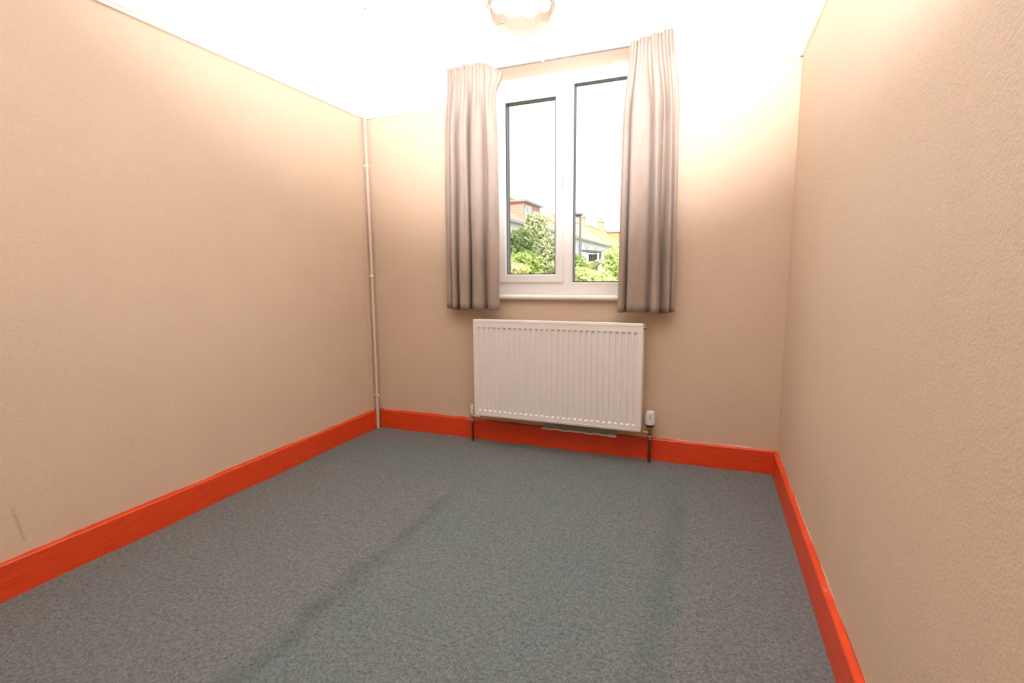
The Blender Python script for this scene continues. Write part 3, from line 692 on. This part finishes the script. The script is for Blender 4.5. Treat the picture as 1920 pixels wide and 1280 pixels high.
# ------------------------------------------------------------------ outside: ground, terrace, garden
GZ = -0.35
bm = bmesh.new(); nx, ny = 40, 60
gg = [[bm.verts.new((-45+75*i/nx, 0.45+150*(j/ny)**1.5, GZ+0.05*math.sin(i*1.3)*math.sin(j*0.9))) for j in range(ny+1)] for i in range(nx+1)]
for i in range(nx):
    for j in range(ny): bm.faces.new((gg[i][j], gg[i+1][j], gg[i+1][j+1], gg[i][j+1]))
struct('ground', bm, M['lawn'], smooth=True)
def at(b_, e, D): return Vector((CAM.x+b_*D, D+CAM.y, CAM.z+e*D))
EX, EZ, RXg, RZg = -11.3, 4.98, -15.5, 8.05         # eaves line and ridge line of the terrace
def house(label, D0, D1, hip0, hip1, tile, bays, chims=(), dorm=None, ez=EZ, rz=RZg):
    y0, y1 = D0+CAM.y, D1+CAM.y; xb = 2*RXg-EX
    root = thing('house', ((EX+xb)/2, (y0+y1)/2, GZ), label, 'house', None)
    obj('wall', B(xb+0.4, EX-0.4, y0+0.05, y1-0.05, GZ, ez), M['render'], root)
    bm = bmesh.new()
    ov = 0.0
    a = [(EX, y0, ez), (EX, y1, ez), (xb, y1, ez), (xb, y0, ez)]
    r0 = (RXg, y0+(4.2 if hip0 else 0), rz); r1 = (RXg, y1-(4.2 if hip1 else 0), rz)
    V = [bm.verts.new(p) for p in a]; R0 = bm.verts.new(r0); R1 = bm.verts.new(r1)
    bm.faces.new((V[0], V[1], R1, R0)); bm.faces.new((V[2], V[3], R0, R1)); bm.faces.new((V[3], V[0], R0)); bm.faces.new((V[1], V[2], R1)); bm.faces.new((V[0], V[3], V[2], V[1]))
    roof = obj('roof', bm, tile, root)
    bm = bmesh.new(); box(bm, EX-0.12, EX+0.10, y0, y1, ez-0.16, ez+0.02); obj('gutter', bm, M['fascia'], root)
    if True:
        bm = bmesh.new(); tube(bm, [Vector(r0)+Vector((0, 0.02, 0.03)), Vector(r1)+Vector((0, -0.02, 0.03))], 0.13, 6); obj('ridge_tiles', bm, M['tile_orange'], roof)
        for yy, rr in ((y0+0.22, r0), (y1-0.22, r1)):
            bm = bmesh.new(); tube(bm, [Vector((EX, yy, ez+0.05)), Vector((rr[0], rr[1]+(0.22 if yy < (y0+y1)/2 else -0.22), rr[2]+0.04))], 0.16, 6); obj('hip_tiles', bm, M['tile_orange'], roof)
    for D in bays:
        y = D+CAM.y
        for z0, z1 in ((0.5, 2.0), (3.05, 4.45)):
            fr = obj('window', B(EX-0.45, EX-0.30, y-0.85, y+0.85, z0, z1), M['white_paint'], root)
            for k in range(3):
                obj('pane', B(EX-0.32, EX-0.285, y-0.78+0.53*k, y-0.30+0.53*k, z0+0.08, z1-0.08), M['darkglass'], fr)
        obj('downpipe', B(EX-0.40, EX-0.28, y+1.5, y+1.6, GZ, ez-0.1), M['white_paint'], root)
    for D, top in chims:
        y = D+CAM.y
        bm = bmesh.new(); box(bm, RXg-0.45, RXg+0.45, y-0.55, y+0.55, rz-0.9, top-0.25); box(bm, RXg-0.55, RXg+0.55, y-0.65, y+0.65, top-0.25, top)
        ch = obj('chimney', bm, M['cream_brick'], root)
        for k in (-0.3, 0.3):
            bm = bmesh.new(); lathe(bm, [(0.16, 0), (0.14, 0.35), (0.17, 0.36), (0.17, 0.42)], (RXg, y+k, top), 'Z', 10); obj('chimney_pot', bm, M['pot'], ch)
    if dorm:
        X, da, db, zt, mat_, wins = dorm
        ya, yb = da+CAM.y, db+CAM.y
        dr = obj('dormer', B(RXg+0.2, X, ya, yb, ez-0.02, zt), mat_, root)
        obj('flat_roof', B(RXg, X+0.22, ya-0.2, yb+0.2, zt, zt+0.16), M['fascia'], dr)
        for wy0, wy1, wz0, wz1 in wins:
            bm = bmesh.new(); box(bm, X-0.02, X+0.06, ya+wy0, ya+wy1, wz0, wz1)
            box(bm, X+0.03, X+0.09, ya+(wy0+wy1)/2-0.04, ya+(wy0+wy1)/2+0.04, wz0, wz1)
            obj('dormer_window', bm, M['white_paint'], dr)
            m_ = (wy0+wy1)/2
            for p0, p1 in ((wy0+0.08, m_-0.06), (m_+0.06, wy1-0.08)):
                obj('dormer_pane', B(X+0.05, X+0.075, ya+p0, ya+p1, wz0+(wz1-wz0)*0.45, wz1-0.08), M['darkglass'], dr)
    return root
house('red tiled house with a boxy flat roofed dormer behind the tall garden tree', 24, 52.8, False, True, M['tile_red'], (36.5, 41.5, 46.5, 50.5), ((33, 9.4),), (-11.75, 38.3, 42.4, 6.75, M['tile_hung'], ((0.35, 1.75, 5.15, 6.5), (2.5, 3.7, 5.15, 6.25))))
house('white rendered house under a sandy roof and the nearer tall chimney', 53.6, 73.9, True, False, M['tile_sand'], (56, 60, 65, 70), ((73.2, 9.35),), None)
house('white rendered house between the two chimneys with orange tiled roof', 74.0, 86, None, None, M['tile_orange'], (76.5, 80, 84), (), None, ez=EZ+0.05, rz=RZg+0.2)
house('distant terraced house with the farther chimney and a small dormer', 86.0, 120, None, True, M['tile_sand'], (88.5, 93, 98, 104), ((87.0, 9.9),), (-12.6, 88, 95, 8.0, M['tile_orange'], ((3.3, 5.2, 6.0, 7.6),)), ez=EZ+0.1, rz=RZg+0.45)

def leafcloud(blobs, count, size, seed, core=0.55):
    """leaf quads scattered through ellipsoids; returns a bmesh-free mesh data tuple"""
    rng = np.random.default_rng(seed); vol = np.array([b_[1][0]*b_[1][1]*b_[1][2] for b_ in blobs])**0.75; pr_ = vol/vol.sum()
    idx = rng.choice(len(blobs), count, p=pr_)
    ce = np.array([b_[0] for b_ in blobs])[idx]; ra = np.array([b_[1] for b_ in blobs])[idx]
    d = rng.normal(size=(count, 3)); d /= np.linalg.norm(d, axis=1)[:, None]
    r = core+(1-core)*rng.random(count)**0.6; r *= 1+0.22*np.sin(d[:, 0]*5+d[:, 2]*7+idx)*np.cos(d[:, 1]*6)
    p = ce+d*ra*r[:, None]
    u = rng.normal(size=(count, 3)); u /= np.linalg.norm(u, axis=1)[:, None]
    v = np.cross(u, rng.normal(size=(count, 3))); v /= np.linalg.norm(v, axis=1)[:, None]
    s = size*(0.6+0.8*rng.random(count))[:, None]
    q = np.stack([p-u*s, p+v*s*0.45, p+u*s, p-v*s*0.45], 1).reshape(-1, 3)
    return q, np.arange(count*4).reshape(-1, 4)
def plant(name, label, cat, base, blobs, count, size, mat_, seed, trunk=None, part='foliage', group=None):
    root = thing(name, base, label, cat, group)
    q, f = leafcloud(blobs, count, size, seed)
    q[:, 2] = np.maximum(q[:, 2], GZ+0.02)
    me = bpy.data.meshes.new(part); me.from_pydata(q.tolist(), [], f.tolist()); me.materials.append(mat_)
    o = bpy.data.objects.new(part, me); C.objects.link(o); o.parent = root; o.matrix_parent_inverse = Matrix.Translation(-Vector(base)); o['kind'] = 'stuff'
    bm = bmesh.new(); h = trunk or 0.6
    tube(bm, [(base[0], base[1], GZ-0.1), (base[0]+0.05, base[1], GZ+h*0.5), (base[0], base[1]+0.05, GZ+h)], [0.10, 0.08, 0.04] if trunk else [0.05, 0.04, 0.02], 8)
    obj('trunk' if trunk else 'stem', bm, M['bark'], root)
    return root
def blob(b_, e, D, rx, ry, rz): p = at(b_, e, D); return ((p.x, p.y, p.z), (rx, ry, rz))
def gp(b_, D): p = at(b_, 0, D); return (p.x, p.y, GZ)
plant('tree', 'tall pale olive tree outside, filling the right of the opening casement', 'tree', gp(-.327, 19), [blob(-.335, .085, 19, .42, .5, .62), blob(-.348, .105, 19, .20, .3, .38), blob(-.329, .098, 19, .18, .3, .36), blob(-.322, .045, 19, .75, .7, .75), blob(-.312, .01, 19, .85, .8, .7), blob(-.300, -.02, 18.5, .6, .6, .7), blob(-.33, -.03, 19, .9, .8, .8)], 9000, 0.085, M['leaf_pale'], 1, trunk=2.6)
plant('tree', 'darker broad leaved tree outside, against the left edge of the casement', 'tree', gp(-.378, 16), [blob(-.372, .062, 16, .42, .5, .5), blob(-.392, .045, 16, .5, .5, .55), blob(-.36, .035, 16, .3, .4, .4), blob(-.385, .0, 16, .7, .6, .7)], 5200, 0.085, M['leaf_dark'], 2, trunk=1.8)
plant('shrub', 'leafy mid green shrub outside, low in the left of the casement', 'shrub', gp(-.366, 12), [blob(-.372, .018, 12, .38, .4, .30), blob(-.352, .022, 12, .30, .35, .26), blob(-.35, -.005, 12, .36, .4, .34), blob(-.385, -.01, 12, .36, .4, .40), blob(-.335, -.02, 12, .25, .3, .3)], 3600, 0.065, M['leaf_mid'], 3)
plant('shrub', 'yellow flecked low bush outside, at the bottom left of the casement', 'shrub', gp(-.378, 9), [blob(-.380, .008, 9, .22, .3, .12), blob(-.395, .012, 9, .2, .3, .13), blob(-.388, -.02, 9, .2, .3, .2)], 1100, 0.05, M['leaf_yellow'], 4)
plant('shrub', 'dark shrub outside, low in the right of the casement', 'shrub', gp(-.31, 10), [blob(-.318, -.018, 10, .30, .3, .18), blob(-.300, -.014, 10, .28, .3, .22), blob(-.345, -.03, 10, .45, .3, .16)], 2000, 0.05, M['leaf_dark'], 5)
plant('shrub', 'bright green shrub outside, beside the right curtain edge', 'shrub', gp(-.176, 17), [blob(-.173, .030, 17, .34, .5, .34), blob(-.163, .02, 17, .48, .5, .48), blob(-.172, .0, 17, .48, .5, .42)], 4200, 0.075, M['leaf_bright'], 6)
plant('shrub', 'blue green shrub outside, low at the right end of the fixed pane', 'shrub', gp(-.172, 11), [blob(-.176, -.005, 11, .2, .3, .22), blob(-.160, -.006, 11, .2, .3, .24)], 1500, 0.05, M['leaf_mid'], 7)
plant('shrub', 'wide bright bush outside, along the bottom of the fixed pane', 'shrub', gp(-.215, 9), [blob(-.236, -.006, 9, .20, .3, .13), blob(-.222, -.012, 9, .22, .3, .14), blob(-.204, -.010, 9, .22, .3, .14), blob(-.190, -.018, 9, .2, .3, .13), blob(-.25, -.006, 9, .2, .3, .17), blob(-.21, -.05, 9, .55, .3, .3)], 4200, 0.045, M['leaf_bright'], 8)
plant('shrub', 'olive shrub outside, at the foot of the lamp post', 'shrub', gp(-.252, 20), [blob(-.252, .012, 20, .4, .4, .55), blob(-.240, -.004, 20, .4, .4, .35)], 2400, 0.07, M['leaf_mid'], 9)
plant('shrub', 'olive bush outside, by the pale fence', 'shrub', gp(-.203, 22), [blob(-.203, .012, 22, .35, .4, .32), blob(-.212, -.004, 22, .4, .4, .3)], 1600, 0.07, M['leaf_pale'], 10)
# clipped hedge
p0, p1 = at(-.240, 0, 24), at(-.208, 0, 24)
hd = thing('hedge', ((p0.x+p1.x)/2, p0.y, GZ), 'flat topped yellow green clipped hedge outside, in front of the dark pergola', 'hedge')
rng = np.random.default_rng(12); n = 3500
q = np.stack([p0.x+(p1.x-p0.x)*rng.random(n), p0.y+(rng.random(n)-.5)*0.7, GZ+(1.62-GZ)*rng.random(n)**0.6], 1)
u = rng.normal(size=(n, 3)); u /= np.linalg.norm(u, axis=1)[:, None]; v = np.cross(u, rng.normal(size=(n, 3))); v /= np.linalg.norm(v, axis=1)[:, None]
qq = np.stack([q-u*.06, q+v*.03, q+u*.06, q-v*.03], 1).reshape(-1, 3)
me = bpy.data.meshes.new('foliage'); me.from_pydata(qq.tolist(), [], np.arange(n*4).reshape(-1, 4).tolist()); me.materials.append(M['leaf_yellow'])
o = bpy.data.objects.new('foliage', me); C.objects.link(o); o.parent = hd; o.matrix_parent_inverse = Matrix.Translation(-hd.location); o['kind'] = 'stuff'
bm = bmesh.new()
for k in range(4):
    x = p0.x+(p1.x-p0.x)*(k+.5)/4; tube(bm, [(x, p0.y, GZ-0.05), (x, p0.y, 0.9)], 0.03, 6)
obj('stem', bm, M['bark'], hd)
# street lamp
lp = at(-.2435, 0, 27)
sl = thing('street_lamp', (lp.x, lp.y, GZ), 'grey street lamp post with a wide flat head seen through the fixed pane', 'street lamp')
zt = CAM.z+.112*27
bm = bmesh.new(); tube(bm, [(lp.x, lp.y, GZ-0.1), (lp.x, lp.y, 1.0), (lp.x, lp.y, zt)], [0.085, 0.075, 0.055], 12); obj('post', bm, M['lamp_metal'], sl, smooth=True)
bm = bmesh.new(); lathe(bm, [(0.06, 0.0), (0.12, 0.02), (0.30, 0.10), (0.30, 0.14), (0.10, 0.20), (0.03, 0.26)], (lp.x-0.18, lp.y, zt-0.02), 'Z', 20); obj('lamp_head', bm, M['lamp_metal'], sl, smooth=True)
# dark pergola
a_, b_ = at(-.241, 0, 34), at(-.206, 0, 34)
pg = thing('pergola', ((a_.x+b_.x)/2, a_.y+1, GZ), 'dark timber pergola with a flat roof in a garden beyond the hedge', 'pergola')
z0, z1 = CAM.z+.0475*34, CAM.z+.0435*34
bm = bmesh.new(); prism(bm, [(a_.x-0.1, z0-.14), (b_.x+0.1, z1-.14), (b_.x+0.1, z1), (a_.x-0.1, z0)], 'Y', a_.y, a_.y+2.4); obj('roof', bm, M['timber'], pg)
for x in (a_.x+0.05, b_.x-0.05):
    for y in (a_.y+0.05, a_.y+2.3):
        obj('post', B(x-0.05, x+0.05, y-0.05, y+0.05, GZ, z1-0.1), M['white_paint'] if y < a_.y+1 else M['timber'], pg)
for k in range(9):
    x = a_.x+(b_.x-a_.x)*k/9
    obj('screen_board', B(x, x+(b_.x-a_.x)/9-0.015, a_.y+2.36, a_.y+2.40, GZ, z1-0.12), M['timber'], pg)
# pale fence and covered things beside it
f0, f1 = at(-.205, 0, 20), at(-.178, 0, 20)
fn = thing('garden_fence', ((f0.x+f1.x)/2, f0.y, GZ), 'short pale board fence between the bushes below the pergola', 'fence')
for k in range(6):
    x = f0.x+(f1.x-f0.x)*k/6; bm = B(x, x+(f1.x-f0.x)/6-0.01, f0.y, f0.y+0.02, GZ, CAM.z+.0135*20-0.02*(k % 2), bev=0.003); obj('board', bm, M['fence'], fn)
for k in (0, 3, 6):
    x = f0.x+(f1.x-f0.x)*k/6; obj('post', B(x-0.04, x+0.04, f0.y+0.02, f0.y+0.09, GZ, CAM.z+.015*20), M['fence'], fn)
for bb_, e, mat_, lab in ((-.1985, .043, M['grey_cloth'], 'folded blue grey garden parasol beside the pergola'), (-.1915, .040, M['orange_cloth'], 'folded orange garden parasol beside the bright green shrub')):
    p = at(bb_, e, 30 if e > .042 else 31.5); r_ = thing('folded_parasol', (p.x, p.y, GZ), lab, 'parasol')
    bm = bmesh.new(); tube(bm, [(p.x, p.y, GZ), (p.x, p.y, p.z+0.05)], 0.025, 8); obj('pole', bm, M['timber'], r_)
    bm = bmesh.new(); lathe(bm, [(0.10, -0.75), (0.13, -0.5), (0.09, -0.2), (0.03, 0.0)], (p.x, p.y, p.z), 'Z', 12); obj('canopy', bm, mat_, r_, smooth=True)
    bm = bmesh.new(); lathe(bm, [(0.12, 0), (0.12, 0.06), (0.05, 0.1)], (p.x, p.y, GZ), 'Z', 16); obj('base', bm, M['fascia'], r_)
